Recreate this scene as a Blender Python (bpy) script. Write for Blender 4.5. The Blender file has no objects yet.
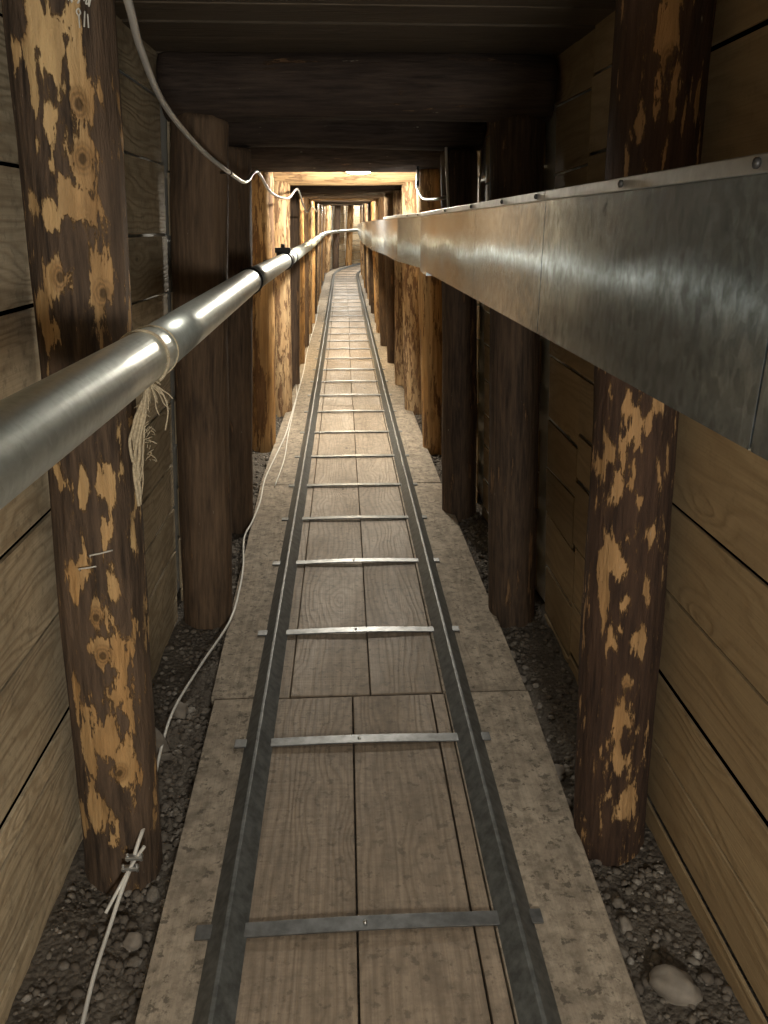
import bpy, math, random
from mathutils import Vector, noise
random.seed(11)
PI = math.pi
COL = bpy.context.scene.collection
R = random.Random(5)

# ------------------------------------------------------------ tunnel line
S0, RAD = 19.0, 5.5
def rise(s):
    if s < 5: return 0.0
    if s < 19: return 0.20 * ((s - 5) / 14) ** 1.5
    return 0.20 + 0.05 * (s - 19)
def T(s, l, h):
    z = rise(s) + h
    if s <= S0: return Vector((l, s, z))
    a = (s - S0) / RAD
    return Vector((RAD * (1 - math.cos(a)) + l * math.cos(a), S0 + RAD * math.sin(a) - l * math.sin(a), z))
def heading(s): return 0.0 if s <= S0 else -(s - S0) / RAD
def lerp_table(tab, s):
    if s <= tab[0][0]: return tab[0][1]
    for (a, x), (b, y) in zip(tab, tab[1:]):
        if s <= b: return x + (y - x) * (s - a) / (b - a)
    return tab[-1][1]
LB = [(1.3, -.518), (2.5, -.514), (3.45, -.538), (4.8, -.548), (5.73, -.487), (6.75, -.480), (10, -.485), (19, -.54)]
RB = [(1.3, .588), (2.46, .597), (3.53, .549), (4.68, .556), (5.72, .530), (6.68, .512), (7.7, .50), (10, .475), (19, .49)]
LL = [(1.3, .062), (2.5, .065), (3.45, .055), (4.8, .050), (5.73, .038), (6.75, .035), (19, .035)]
LR = [(1.3, -.042), (2.46, -.054), (3.53, -.036), (4.68, -.034), (5.72, -.034), (6.68, -.022), (19, -.025)]
def wl(s, z): return lerp_table(LB, s) + lerp_table(LL, s) * z - .103
def wr(s, z): return lerp_table(RB, s) + lerp_table(LR, s) * z + .103

# ------------------------------------------------------------ mesh builder
class MB:
    def __init__(self): self.v, self.f, self.uv, self.r, self.sm = [], [], [], [], []
    def quad(self, idx, uvs, rnd=0.0, smooth=False):
        self.f.append(tuple(idx)); self.uv.extend(uvs); self.r.append(rnd); self.sm.append(smooth)
    def board(self, p, rnd=None, uoff=None):
        """p: 8 corners: near-end 4 (a b c d) then far-end 4; grain runs from near end to far end"""
        if rnd is None: rnd = R.random()
        u0 = R.uniform(0, 40) if uoff is None else uoff
        n = len(self.v); self.v.extend([tuple(q) for q in p])
        p = [Vector(q) for q in p]
        L = (p[4] - p[0]).length; A = (p[1] - p[0]).length; B = (p[2] - p[1]).length
        for (i, j, v0, w) in ((0, 1, 0, A), (1, 2, A, B), (2, 3, A + B, A), (3, 0, 2 * A + B, B)):
            self.quad((n + i, n + j, n + j + 4, n + i + 4), [(u0, v0), (u0, v0 + w), (u0 + L, v0 + w), (u0 + L, v0)], rnd)
        self.quad((n + 3, n + 2, n + 1, n), [(u0, 0), (u0 + .02, B), (u0 + .02 , B + A), (u0, A)], rnd)
        self.quad((n + 4, n + 5, n + 6, n + 7), [(u0, 0), (u0 + .02, B), (u0 + .02, B + A), (u0, A)], rnd)
    def grid(self, fn, nu, nv, closed_v=False, rnd=0.0, cap=False):
        """fn(i,j) -> (pos, uv)"""
        n = len(self.v); P = {}
        for i in range(nu + 1):
            for j in range(nv + 1):
                P[i, j] = fn(i, j)
        m = nv if closed_v else nv + 1
        for i in range(nu + 1):
            for j in range(m): self.v.append(tuple(P[i, j][0]))
        for i in range(nu):
            for j in range(nv):
                j2 = (j + 1) % m if closed_v else j + 1
                self.quad((n + i * m + j, n + i * m + j2, n + (i + 1) * m + j2, n + (i + 1) * m + j),
                          [P[i, j][1], P[i, j + 1][1], P[i + 1, j + 1][1], P[i + 1, j][1]], rnd, True)
        if cap:
            for i, rev in ((0, True), (nu, False)):
                loop = [n + i * m + j for j in range(m)]
                if rev: loop.reverse()
                us = [(math.cos(2 * PI * k / m) * .08, math.sin(2 * PI * k / m) * .08) for k in range(m)]
                if rev: us.reverse()
                self.f.append(tuple(loop)); self.uv.extend(us); self.r.append(rnd); self.sm.append(False)
    def tube(self, pts, rad, seg=8, rnd=0.0, cap=True):
        pts = [Vector(p) for p in pts]
        rads = rad if isinstance(rad, (list, tuple)) else [rad] * len(pts)
        ts = []
        for i in range(len(pts)):
            t = pts[min(i + 1, len(pts) - 1)] - pts[max(i - 1, 0)]
            ts.append(t.normalized())
        up = Vector((0, 0, 1)) if abs(ts[0].z) < .9 else Vector((1, 0, 0))
        nrm = (up - ts[0] * up.dot(ts[0])).normalized(); fr = []
        for t in ts:
            nrm = (nrm - t * nrm.dot(t)).normalized(); fr.append((nrm.copy(), t.cross(nrm)))
        L = [0]
        for a, b in zip(pts, pts[1:]): L.append(L[-1] + (b - a).length)
        def fn(i, j):
            a = 2 * PI * j / seg
            return pts[i] + (fr[i][0] * math.cos(a) + fr[i][1] * math.sin(a)) * rads[i], (L[i], a * rads[i])
        self.grid(fn, len(pts) - 1, seg, True, rnd, cap)
    def sweep(self, prof, pts_fn, ss, rnd=0.0):
        """prof: [(l,h)] closed; pts_fn(s,l,h)"""
        k = len(prof)
        def fn(i, j):
            l, h = prof[j % k]
            return pts_fn(ss[i], l, h), (ss[i], j * .04)
        n0 = len(self.sm)
        self.grid(fn, len(ss) - 1, k, True, rnd, True)
        for q in range(n0, len(self.sm)): self.sm[q] = False
    def build(self, name, mat, parent=None, bevel=0.0, loc=None, attrs=None):
        me = bpy.data.meshes.new(name)
        org = Vector(loc) if loc is not None else Vector((0, 0, 0))
        me.from_pydata([tuple(Vector(v) - org) for v in self.v], [], self.f)
        uvl = me.uv_layers.new(name='UVMap')
        flat = [c for u in self.uv for c in u]
        uvl.data.foreach_set('uv', flat)
        a = me.attributes.new('rnd', 'FLOAT', 'FACE'); a.data.foreach_set('value', self.r)
        me.polygons.foreach_set('use_smooth', self.sm)
        if attrs:
            for k, vals in attrs.items():
                b = me.attributes.new(k, 'FLOAT', 'POINT'); b.data.foreach_set('value', vals)
        me.materials.append(mat); me.update()
        o = bpy.data.objects.new(name, me); COL.objects.link(o)
        o.location = org
        if parent is not None:
            o.parent = parent; o.location = org - Vector(parent.location) if parent.rotation_euler.z == 0 else org
        if bevel:
            m = o.modifiers.new('Bevel', 'BEVEL'); m.width = bevel; m.segments = 2; m.limit_method = 'ANGLE'; m.angle_limit = .7
        return o

def tag(o, label=None, cat=None, group=None, kind=None):
    if label: o['label'] = label
    if cat: o['category'] = cat
    if group: o['group'] = group
    if kind: o['kind'] = kind
    return o
def empty(name, loc, label, cat, group=None):
    o = bpy.data.objects.new(name, None); COL.objects.link(o); o.location = loc
    o.empty_display_size = .1
    return tag(o, label, cat, group)
def smooth(pts, n=8):
    pts = [Vector(p) for p in pts]; out = []
    P = [pts[0] * 2 - pts[1]] + pts + [pts[-1] * 2 - pts[-2]]
    for i in range(1, len(P) - 2):
        a, b, c, d = P[i - 1:i + 3]
        for k in range(n):
            t = k / n
            out.append(.5 * ((2 * b) + (c - a) * t + (2 * a - 5 * b + 4 * c - d) * t * t + (3 * b - a - 3 * c + d) * t ** 3))
    out.append(pts[-1]); return out

# ------------------------------------------------------------ materials
def newmat(name):
    m = bpy.data.materials.new(name); m.use_nodes = True
    nt = m.node_tree; nt.nodes.clear()
    out = nt.nodes.new('ShaderNodeOutputMaterial'); b = nt.nodes.new('ShaderNodeBsdfPrincipled')
    nt.links.new(b.outputs[0], out.inputs[0]); return m, nt, b
class N:
    """tiny node helper"""
    def __init__(s, nt): s.nt = nt
    def link(s, a, b): s.nt.links.new(a, b)
    def _set(s, node, ins):
        for k, v in ins.items():
            if hasattr(v, 'links'): s.link(v, node.inputs[k])
            else: node.inputs[k].default_value = v
        return node
    def node(s, typ, ins={}, **props):
        n = s.nt.nodes.new(typ)
        for k, v in props.items(): setattr(n, k, v)
        return s._set(n, ins)
    def math(s, op, a, b=0.0, c=None, clamp=False):
        n = s.nt.nodes.new('ShaderNodeMath'); n.operation = op; n.use_clamp = clamp
        ins = {0: a, 1: b}
        if c is not None: ins[2] = c
        s._set(n, ins); return n.outputs[0]
    def noise(s, vec, scale, detail=3, rough=.55, dist=0.0):
        return s.node('ShaderNodeTexNoise', {'Vector': vec, 'Scale': scale, 'Detail': detail, 'Roughness': rough, 'Distortion': dist}).outputs[0]
    def mapv(s, vec, scale=(1, 1, 1), loc=(0, 0, 0)):
        return s.node('ShaderNodeMapping', {'Vector': vec, 'Scale': scale, 'Location': loc}).outputs[0]
    def ramp(s, fac, stops, interp='LINEAR'):
        n = s.nt.nodes.new('ShaderNodeValToRGB'); cr = n.color_ramp; cr.interpolation = interp
        while len(cr.elements) > 1: cr.elements.remove(cr.elements[-1])
        for i, (p, c) in enumerate(stops):
            e = cr.elements[0] if i == 0 else cr.elements.new(p)
            e.position = p; e.color = (c, c, c, 1) if not isinstance(c, tuple) else (*c, 1)
        s.link(fac, n.inputs[0]); return n.outputs[0]
    def mix(s, fac, a, b, blend='MIX'):
        n = s.nt.nodes.new('ShaderNodeMix'); n.data_type = 'RGBA'; n.blend_type = blend
        for k, v in ((0, fac), (6, a), (7, b)):
            if hasattr(v, 'links'): s.link(v, n.inputs[k])
            elif isinstance(v, tuple): n.inputs[k].default_value = (*v, 1)
            else: n.inputs[k].default_value = v
        return n.outputs[2]
    def bump(s, h, strength, dist, normal=None):
        ins = {'Height': h, 'Strength': strength, 'Distance': dist}
        if normal is not None: ins['Normal'] = normal
        return s.node('ShaderNodeBump', ins).outputs[0]

def wood_mat(name, light, dark, late, knots=.6, grain=1.0, saw=0.0, dirt=0.0, dirtcol=(.05, .04, .03), rough=.7, tintvar=.25, cross_dirt=6, warpamt=34, ringamt=.38, stain=1.0):
    m, nt, b = newmat(name); n = N(nt)
    uv = n.node('ShaderNodeUVMap', uv_map='UVMap').outputs[0]
    rn = n.node('ShaderNodeAttribute', attribute_name='rnd').outputs[2]
    sep = n.node('ShaderNodeSeparateXYZ', {0: uv})
    z = n.math('MULTIPLY', rn, 53.0)
    P = n.node('ShaderNodeCombineXYZ', {0: sep.outputs[0], 1: sep.outputs[1], 2: z}).outputs[0]
    # growth rings cut lengthways
    warp = n.noise(n.mapv(P, (1.1, 5.0, 1)), 1.0, 3, .5)
    warp2 = n.noise(n.mapv(P, (3.5, 14.0, 1)), 1.0, 2, .5)
    ph = n.math('ADD', n.math('MULTIPLY', sep.outputs[1], 260 * grain), n.math('MULTIPLY', warp, warpamt * 3.6 * grain))
    ph = n.math('ADD', ph, n.math('MULTIPLY', warp2, 5))
    # knots push the rings around
    kv = n.node('ShaderNodeTexVoronoi', {'Vector': n.mapv(P, (2.3, 6.5, 1)), 'Scale': 1.0, 'Randomness': 1.0}, voronoi_dimensions='2D')
    nt.nodes.remove(kv)
    kv = n.node('ShaderNodeTexVoronoi', {'Vector': n.mapv(P, (2.4, 6.0, 1.0)), 'Scale': 1.0})
    kd = kv.outputs['Distance']
    kprox = n.ramp(kd, [(0.0, 1.0), (.16, .35), (.34, 0.0)])
    ph = n.math('ADD', ph, n.math('MULTIPLY', kprox, 22))
    ring = n.math('SINE', ph)
    ring = n.math('MULTIPLY_ADD', ring, .5, .5)
    ring = n.math('POWER', ring, 2.2)
    fib = n.noise(n.mapv(P, (4, 220, 1)), 1.0, 3, .6)
    big = n.noise(n.mapv(P, (1.2, 4, 1)), 1.0, 3, .6)
    col = n.mix(n.ramp(big, [(.3, 0.0), (.7, 1.0)]), light, dark)
    col = n.mix(n.math('MULTIPLY', ring, ringamt), col, late)
    col = n.mix(n.ramp(fib, [(.35, .28), (.6, 0.0)]), col, late)
    kmask = n.ramp(kd, [(.035, 1.0), (.055, 0.0)])
    krnd = n.node('ShaderNodeSeparateColor', {0: kv.outputs['Color']}).outputs[0]
    kmask = n.math('MULTIPLY', kmask, n.math('GREATER_THAN', krnd, 1 - knots))
    col = n.mix(n.math('MULTIPLY', kmask, .85), col, tuple(c * .28 for c in late))
    # board-to-board tint
    tv = n.noise(n.node('ShaderNodeCombineXYZ', {0: n.math('MULTIPLY', rn, 171.3)}).outputs[0], 1.0, 0)
    tint = n.ramp(tv, [(.3, 1 - tintvar), (.7, 1 + 0.0)])
    col = n.mix(1.0, col, tint, 'MULTIPLY')
    h = n.math('MULTIPLY', ring, .5)
    h = n.math('ADD', h, n.math('MULTIPLY', fib, .8))
    if saw:
        sw = n.noise(n.mapv(P, (130, 2, 1)), 1.0, 2, .5)
        col = n.mix(n.ramp(sw, [(.4, .22 * saw), (.6, 0.0)]), col, late)
        h = n.math('ADD', h, n.math('MULTIPLY', sw, saw))
    if dirt:
        geo = n.node('ShaderNodeNewGeometry').outputs['Position']
        d1 = n.noise(geo, cross_dirt, 6, .68)
        d2 = n.noise(geo, 45, 4, .7)
        dm = n.ramp(d1, [(.42, 0.0), (.72, min(1.0, dirt))])
        col = n.mix(dm, col, dirtcol)
        spots = n.ramp(n.noise(geo, 42, 4, .65), [(.57, 0.0), (.64, min(1.0, dirt * .9))])
        col = n.mix(spots, col, tuple(c * .6 for c in dirtcol))
        sp = n.ramp(d2, [(.35, dirt * .7), (.52, 0.0)])
        col = n.mix(sp, col, dirtcol)
    n.link(col, b.inputs['Base Color'])
    n.link(n.ramp(big, [(.3, rough - .08), (.7, rough + .1)]), b.inputs['Roughness'])
    b.inputs['Specular IOR Level'].default_value = .3
    n.link(n.bump(h, .6, .003), b.inputs['Normal'])
    return m

def log_mat(name, thr, bark1, bark2, peel1, peel2, streak=.35, sx=15.0, sz=3.2, knots=.5, edge=.012):
    m, nt, b = newmat(name); n = N(nt)
    tc = n.node('ShaderNodeTexCoord').outputs['Object']
    rnd = n.node('ShaderNodeObjectInfo').outputs['Random']
    off = n.node('ShaderNodeCombineXYZ', {0: n.math('MULTIPLY', rnd, 91.0), 1: n.math('MULTIPLY', rnd, 37.0), 2: n.math('MULTIPLY', rnd, 13.0)}).outputs[0]
    P = n.node('ShaderNodeVectorMath', {0: tc, 1: off}, operation='ADD').outputs[0]
    attr = n.node('ShaderNodeAttribute', attribute_name='peel').outputs[2]
    kn = n.node('ShaderNodeAttribute', attribute_name='knot').outputs[2]
    n1 = n.math('MULTIPLY_ADD', n.noise(n.mapv(P, (sx, sx, sz)), 1.0, 6, .62, .35), 1.35, -.175)
    n2 = n.math('MULTIPLY_ADD', n.noise(n.mapv(P, (sx * 2.8, sx * 2.8, sz * 2.2)), 1.0, 6, .68, .3), 2.3, -.65)
    f = n.math('ADD', n.math('MULTIPLY', n1, .62), n.math('MULTIPLY', n2, .38))
    f = n.math('ADD', f, n.math('MULTIPLY', attr, .26))
    msk = n.ramp(f, [(thr - edge, 0.0), (thr + edge, 1.0)])
    inner = n.ramp(f, [(thr - .05, 0.0), (thr - .01, 1.0)])
    fine = n.noise(n.mapv(P, (90, 90, 7)), 1.0, 4, .65)
    mid = n.noise(n.mapv(P, (9, 9, 2.2)), 1.0, 3, .6)
    bark = n.mix(n.ramp(fine, [(.35, 0.0), (.65, 1.0)]), bark1, bark2)
    bark = n.mix(n.ramp(mid, [(.45, 0.0), (.75, .55)]), bark, tuple(min(1, c * 1.7) for c in bark2))
    bark = n.mix(n.math('MULTIPLY', inner, .45), bark, tuple(c * .40 for c in peel2))
    peel = n.mix(n.ramp(mid, [(.35, 0.0), (.65, 1.0)]), peel1, peel2)
    gl = n.noise(n.mapv(P, (60, 60, 2.0)), 1.0, 3, .6)
    peel = n.mix(n.ramp(gl, [(.4, streak), (.58, 0.0)]), peel, tuple(c * .35 for c in peel2))
    stain = n.noise(n.mapv(P, (26, 26, 9)), 1.0, 4, .6)
    peel = n.mix(n.ramp(stain, [(.55, 0.0), (.75, .55)]), peel, tuple(c * .45 for c in peel2))
    # knots: rings round a dark heart
    kr = n.math('MULTIPLY_ADD', n.math('SINE', n.math('MULTIPLY_ADD', kn, 26.0, n.math('MULTIPLY', n2, 9.0))), .5, .5)
    kcol = n.mix(n.math('MULTIPLY', kr, .6), tuple(c * .75 for c in peel2), tuple(c * .25 for c in peel2))
    peel = n.mix(n.ramp(kn, [(.15, 0.0), (.5, .9)]), peel, kcol)
    peel = n.mix(n.ramp(kn, [(.68, 0.0), (.8, .85)]), peel, tuple(c * .16 for c in peel2))
    pv = n.node('ShaderNodeTexVoronoi', {'Vector': n.mapv(P, (9, 9, 4.2)), 'Scale': 1.0})
    kd = pv.outputs['Distance']
    kr2 = n.math('MULTIPLY_ADD', n.math('SINE', n.math('MULTIPLY', kd, 90.0)), .5, .5)
    km = n.math('MULTIPLY', n.ramp(kd, [(.10, 1.0), (.2, 0.0)]), knots)
    peel = n.mix(km, peel, n.mix(kr2, tuple(c * .5 for c in peel2), tuple(c * .22 for c in peel2)))
    col = n.mix(msk, bark, peel)
    fl = n.ramp(n.noise(n.mapv(P, (70, 70, 22)), 1.0, 3, .6), [(.72, 0.0), (.76, .5)])
    col = n.mix(fl, col, (.42, .38, .30))
    n.link(col, b.inputs['Base Color'])
    n.link(n.ramp(msk, [(0, .82), (1, .6)]), b.inputs['Roughness'])
    b.inputs['Specular IOR Level'].default_value = .3
    h = n.math('ADD', n.math('MULTIPLY', msk, -.8), n.math('MULTIPLY', fine, .5))
    h = n.math('ADD', h, n.math('MULTIPLY', n2, .6))
    n.link(n.bump(h, .9, .006), b.inputs['Normal'])
    return m

def simple(name, col, rough=.5, metal=0.0, bump=0.0, bscale=60, var=.3, trans=0.0):
    m, nt, b = newmat(name); n = N(nt)
    tc = n.node('ShaderNodeTexCoord').outputs['Object']
    f = n.noise(tc, bscale, 4, .6)
    c = n.mix(n.ramp(f, [(.35, 0.0), (.65, 1.0)]), tuple(x * (1 - var) for x in col), col)
    n.link(c, b.inputs['Base Color']); b.inputs['Roughness'].default_value = rough; b.inputs['Metallic'].default_value = metal
    if bump: n.link(n.bump(f, bump, .003), b.inputs['Normal'])
    return m

def galv_mat(name, base, dark, rough, stretch=(1, 1, 1), mottled=.5, bump=.05, cloud=3.0, metal=.95, spangle=0.0):
    m, nt, b = newmat(name); n = N(nt)
    tc = n.node('ShaderNodeTexCoord').outputs['Object']
    a = n.noise(n.mapv(tc, stretch), 46, 5, .7, .1)
    c = n.noise(n.mapv(tc, stretch), cloud, 4, .6)
    f = n.math('ADD', n.math('MULTIPLY', a, .6), n.math('MULTIPLY', c, .4))
    col = n.mix(n.ramp(f, [(.36, 0.0), (.62, 1.0)]), dark, base)
    if spangle:
        v = n.node('ShaderNodeTexVoronoi', {'Vector': n.mapv(tc, (1, 1, .55)), 'Scale': 120.0, 'Randomness': 1.0}).outputs['Color']
        sp = n.node('ShaderNodeSeparateColor', {0: v}).outputs[0]
        col = n.mix(1.0, col, n.ramp(sp, [(0, 1 - spangle), (1, 1.0)]), 'MULTIPLY')
    n.link(col, b.inputs['Base Color']); b.inputs['Metallic'].default_value = metal
    n.link(n.ramp(f, [(.35, rough + .12 * mottled), (.62, rough - .04 * mottled)]), b.inputs['Roughness'])
    if bump:
        low = n.noise(n.mapv(tc, (1, 1.0, 2.5)), 2.2, 1, .5)
        nn = n.bump(low, .12, .05)
        n.link(n.bump(a, bump, .004, nn), b.inputs['Normal'])
    return m

M = {}
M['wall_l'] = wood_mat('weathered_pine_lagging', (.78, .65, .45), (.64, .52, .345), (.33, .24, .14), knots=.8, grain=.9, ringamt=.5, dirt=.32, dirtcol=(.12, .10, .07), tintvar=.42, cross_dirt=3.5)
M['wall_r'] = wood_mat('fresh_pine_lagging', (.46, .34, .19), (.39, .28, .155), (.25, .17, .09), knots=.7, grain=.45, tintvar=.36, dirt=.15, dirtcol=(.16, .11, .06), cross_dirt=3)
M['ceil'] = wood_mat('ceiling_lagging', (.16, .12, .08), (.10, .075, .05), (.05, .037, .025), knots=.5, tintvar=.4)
M['plank'] = wood_mat('walkway_planks', (.42, .34, .26), (.335, .27, .20), (.13, .098, .07), knots=.6, grain=1.0, saw=.6, dirt=.55, dirtcol=(.13, .105, .08), rough=.58, tintvar=.22, warpamt=18, ringamt=.36, cross_dirt=14)
M['side'] = wood_mat('dusty_side_planks', (.46, .395, .31), (.365, .31, .245), (.22, .18, .14), knots=.3, grain=.5, dirt=.85, dirtcol=(.13, .11, .085), rough=.85, tintvar=.15, cross_dirt=16, ringamt=.3)
BK1, BK2 = (.026, .018, .013), (.105, .070, .046)
M['log_a'] = log_mat('log_patchy_bark', .585, BK1, BK2, (.54, .37, .18), (.44, .255, .105), sx=18, sz=5.5)
M['log_ar'] = log_mat('log_speckled_bark', .60, (.022, .012, .008), (.060, .033, .020), (.42, .26, .12), (.36, .20, .08), sx=26, sz=6.5)
M['log_b'] = log_mat('log_brown_bark', .70, (.060, .040, .027), (.15, .098, .060), (.30, .18, .09), (.24, .13, .06), sx=14, sz=2.2)
M['log_c'] = log_mat('log_dark_bark', .66, (.032, .022, .016), (.095, .062, .040), (.26, .16, .08), (.22, .12, .06), sx=20, sz=3)
M['log_d'] = log_mat('log_peeled_orange', .43, (.10, .05, .022), (.20, .11, .05), (.52, .33, .15), (.44, .24, .085), sx=13, sz=2.2, streak=.5)
M['log_e'] = log_mat('log_peeled_mottled', .475, (.10, .055, .030), (.22, .13, .07), (.58, .42, .24), (.44, .28, .14), sx=24, sz=5.5, streak=.4, edge=.02)
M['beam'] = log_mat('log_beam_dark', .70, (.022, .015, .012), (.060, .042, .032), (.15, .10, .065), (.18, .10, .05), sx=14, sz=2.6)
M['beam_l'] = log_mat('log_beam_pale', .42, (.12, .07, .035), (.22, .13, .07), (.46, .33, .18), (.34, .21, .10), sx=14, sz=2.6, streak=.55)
M['steel'] = simple('rail_steel', (.15, .16, .158), .42, .35, .15, 40, .5)
M['bar'] = simple('bare_steel_bar', (.25, .26, .265), .44, .95, .1, 30, .4)
M['bolt'] = simple('bolt_zinc', (.7, .7, .68), .3, 1.0)
M['duct'] = galv_mat('galvanised_duct', (.66, .76, .85), (.32, .38, .42), .14, mottled=.9, bump=.012, metal=.82, spangle=.35, cloud=5.0)
M['flange'] = galv_mat('galvanised_flange', (.62, .63, .62), (.45, .46, .46), .40)
M['pipe'] = galv_mat('galvanised_pipe', (.74, .78, .75), (.56, .61, .57), .38, mottled=.4, stretch=(1, .4, 1), bump=.008, spangle=.12, metal=.85)
M['dark'] = simple('dark_iron', (.035, .034, .034), .5, .4)
M['cable'] = simple('white_pvc', (.62, .61, .57), .35, 0, .0, 8, .1)
M['conduit'] = simple('grey_conduit', (.50, .49, .47), .28, .1, 0, 8, .15)
M['black'] = simple('black_plastic', (.012, .012, .012), .45)
M['twine'] = simple('sisal_twine', (.50, .42, .29), .9, 0, .3, 300, .4)
M['chalk'] = simple('chalk', (.62, .60, .54), .9)
M['film'] = simple('white_membrane', (.86, .86, .82), .6, 0, .3, 14, .06)
M['stone'] = simple('gravel_stone', (.26, .235, .20), .85, 0, .4, 35, .5)
def _stone():
    m, nt, b = newmat('gravel_stone'); n = N(nt)
    rn = n.node('ShaderNodeAttribute', attribute_name='rnd').outputs[2]
    geo = n.node('ShaderNodeNewGeometry').outputs['Position']
    c = n.ramp(rn, [(0, (.09, .075, .06)), (.5, (.17, .148, .12)), (.85, (.25, .225, .19)), (1, (.38, .35, .31))])
    d = n.noise(geo, 9, 4, .6)
    c = n.mix(n.ramp(d, [(.4, .75), (.65, 0.0)]), c, (.075, .06, .047))
    c = n.mix(n.ramp(n.noise(geo, 150, 3, .6), [(.4, .5), (.6, 0.0)]), c, (.08, .065, .05))
    n.link(c, b.inputs['Base Color']); b.inputs['Roughness'].default_value = .9; return m
M['stone'] = _stone()
M['rock'] = simple('rounded_stone', (.23, .20, .165), .8, 0, .3, 25, .35)
def earth():
    m, nt, b = newmat('gravel_bed'); n = N(nt)
    geo = n.node('ShaderNodeNewGeometry').outputs['Position']
    a = n.noise(geo, 60, 6, .7); c = n.noise(geo, 7, 4, .6)
    v = n.node('ShaderNodeTexVoronoi', {'Vector': geo, 'Scale': 85.0}).outputs['Distance']
    col = n.mix(n.ramp(c, [(.35, 0.0), (.65, 1.0)]), (.055, .044, .034), (.10, .083, .065))
    col = n.mix(n.ramp(a, [(.4, 0.0), (.65, .6)]), col, (.16, .138, .11))
    n.link(col, b.inputs['Base Color']); b.inputs['Roughness'].default_value = .9
    h = n.math('SUBTRACT', a, n.math('MULTIPLY', v, .8))
    n.link(n.bump(h, .9, .012), b.inputs['Normal'])
    return m
M['earth'] = earth()
def emit(name, col, st):
    m = bpy.data.materials.new(name); m.use_nodes = True; nt = m.node_tree; nt.nodes.clear()
    o = nt.nodes.new('ShaderNodeOutputMaterial'); e = nt.nodes.new('ShaderNodeEmission')
    e.inputs[0].default_value = (*col, 1); e.inputs[1].default_value = st; nt.links.new(e.outputs[0], o.inputs[0]); return m
# ------------------------------------------------------------ floor, walls, ceiling
def gap_h(s, l):
    a = min(abs(l - wl(s, 0)), abs(l - wr(s, 0)))
    base = .012 + .030 * max(0, 1 - a / .16)
    return base + .022 * noise.noise(Vector((l * 9, s * 9, 3))) + .008 * noise.noise(Vector((l * 30, s * 30, 7)))
b = MB()
NS, NL = 620, 44
sv = [-2.4 + 30.4 * (i / NS) ** 1.35 for i in range(NS + 1)]
def gfn(i, j):
    s = sv[i]; l = -.78 + 1.6 * j / NL
    h = gap_h(s, l) if not -.38 < l < .46 else -.02
    return T(s, l, h), (s, l)
b.grid(gfn, NS, NL)
tag(b.build('floor', M['earth']), kind='structure')

POSTS_L = [1.36, 2.50, 3.45, 4.80, 5.73, 6.75]
POSTS_R = [1.39, 2.465, 3.53, 4.68, 5.72, 6.68]
x = 6.72
while x < 18.9:
    x += 1.02 + R.uniform(-.05, .07); POSTS_L.append(round(x, 3)); POSTS_R.append(round(x + R.uniform(-.04, .04), 3))
BEND = [POSTS_L[-1] + .8 * (k + 1) for k in range(9)]

SEAM_L0 = [-.08, .10, .325, .395, .62, .838, 1.05, 1.22, 1.45, 1.66, 1.83]
SEAM_L1 = [-.06, .13, .30, .455, .62, .82, 1.02, 1.17, 1.335, 1.53, 1.70, 1.84]
SEAM_R0 = [-.08, .10, .265, .43, .63, .82, 1.03, 1.24, 1.45, 1.64, 1.84]
SEAM_R1 = [-.06, .08, .27, .46, .66, .80, .97, 1.16, 1.34, 1.52, 1.70, 1.84]
def rand_seams():
    z = -.07; o = [z]
    while z < 1.66: z += R.uniform(.14, .21); o.append(z)
    o.append(1.84); return o
def wall_bay(mb, side, s0, s1, seams, jit=.012):
    W = wl if side < 0 else wr
    TL = [(R.uniform(-.006, .006), R.uniform(-.006, .006)) for _ in seams]
    for q, (z0, z1) in enumerate(zip(seams, seams[1:])):
        d = R.uniform(0, .007); a0 = s0 + R.uniform(-jit, jit); a1 = s1 + R.uniform(-jit, jit)
        g = R.uniform(.006, .009) * (1 + .7 * max(0, 1.1 - z0))
        def C(s, z, dep, t): return T(s, W(s, z) + side * (d + dep), z + t)
        P = []
        for s, e in ((a0, 0), (a1, 1)):
            t, u = TL[q][e], TL[q + 1][e]
            P += [C(s, z0 + g, 0, t), C(s, z1, 0, u), C(s, z1, .007, u), C(s, z0 + g, .007, t)]
        mb.board(P)
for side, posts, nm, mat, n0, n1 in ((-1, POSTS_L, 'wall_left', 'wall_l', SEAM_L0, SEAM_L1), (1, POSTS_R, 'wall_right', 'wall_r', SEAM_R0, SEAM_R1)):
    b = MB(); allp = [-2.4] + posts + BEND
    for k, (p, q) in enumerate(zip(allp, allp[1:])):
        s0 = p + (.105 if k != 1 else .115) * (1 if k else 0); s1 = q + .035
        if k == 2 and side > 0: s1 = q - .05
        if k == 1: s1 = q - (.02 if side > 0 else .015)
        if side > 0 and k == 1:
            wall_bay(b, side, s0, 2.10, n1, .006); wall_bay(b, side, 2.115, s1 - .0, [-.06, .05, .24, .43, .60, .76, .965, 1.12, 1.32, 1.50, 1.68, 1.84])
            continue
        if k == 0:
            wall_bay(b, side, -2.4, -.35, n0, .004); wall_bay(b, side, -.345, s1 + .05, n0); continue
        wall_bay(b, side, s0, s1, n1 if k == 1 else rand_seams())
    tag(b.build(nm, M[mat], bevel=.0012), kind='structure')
    b = MB(); W = wl if side < 0 else wr
    ss = [1.75 + .15 * i for i in range(172)]
    def ffn(i, j):
        s = ss[i]; z = -.05 + 1.9 * j / 10
        w = .040 + .010 * noise.noise(Vector((s * 3, z * 3, side)))
        return T(s, W(s, z) + side * w, z), (s, z)
    b.grid(ffn, len(ss) - 1, 10)
    tag(b.build('trim_1' if side < 0 else 'trim_2', M['film']), kind='structure')

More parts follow.
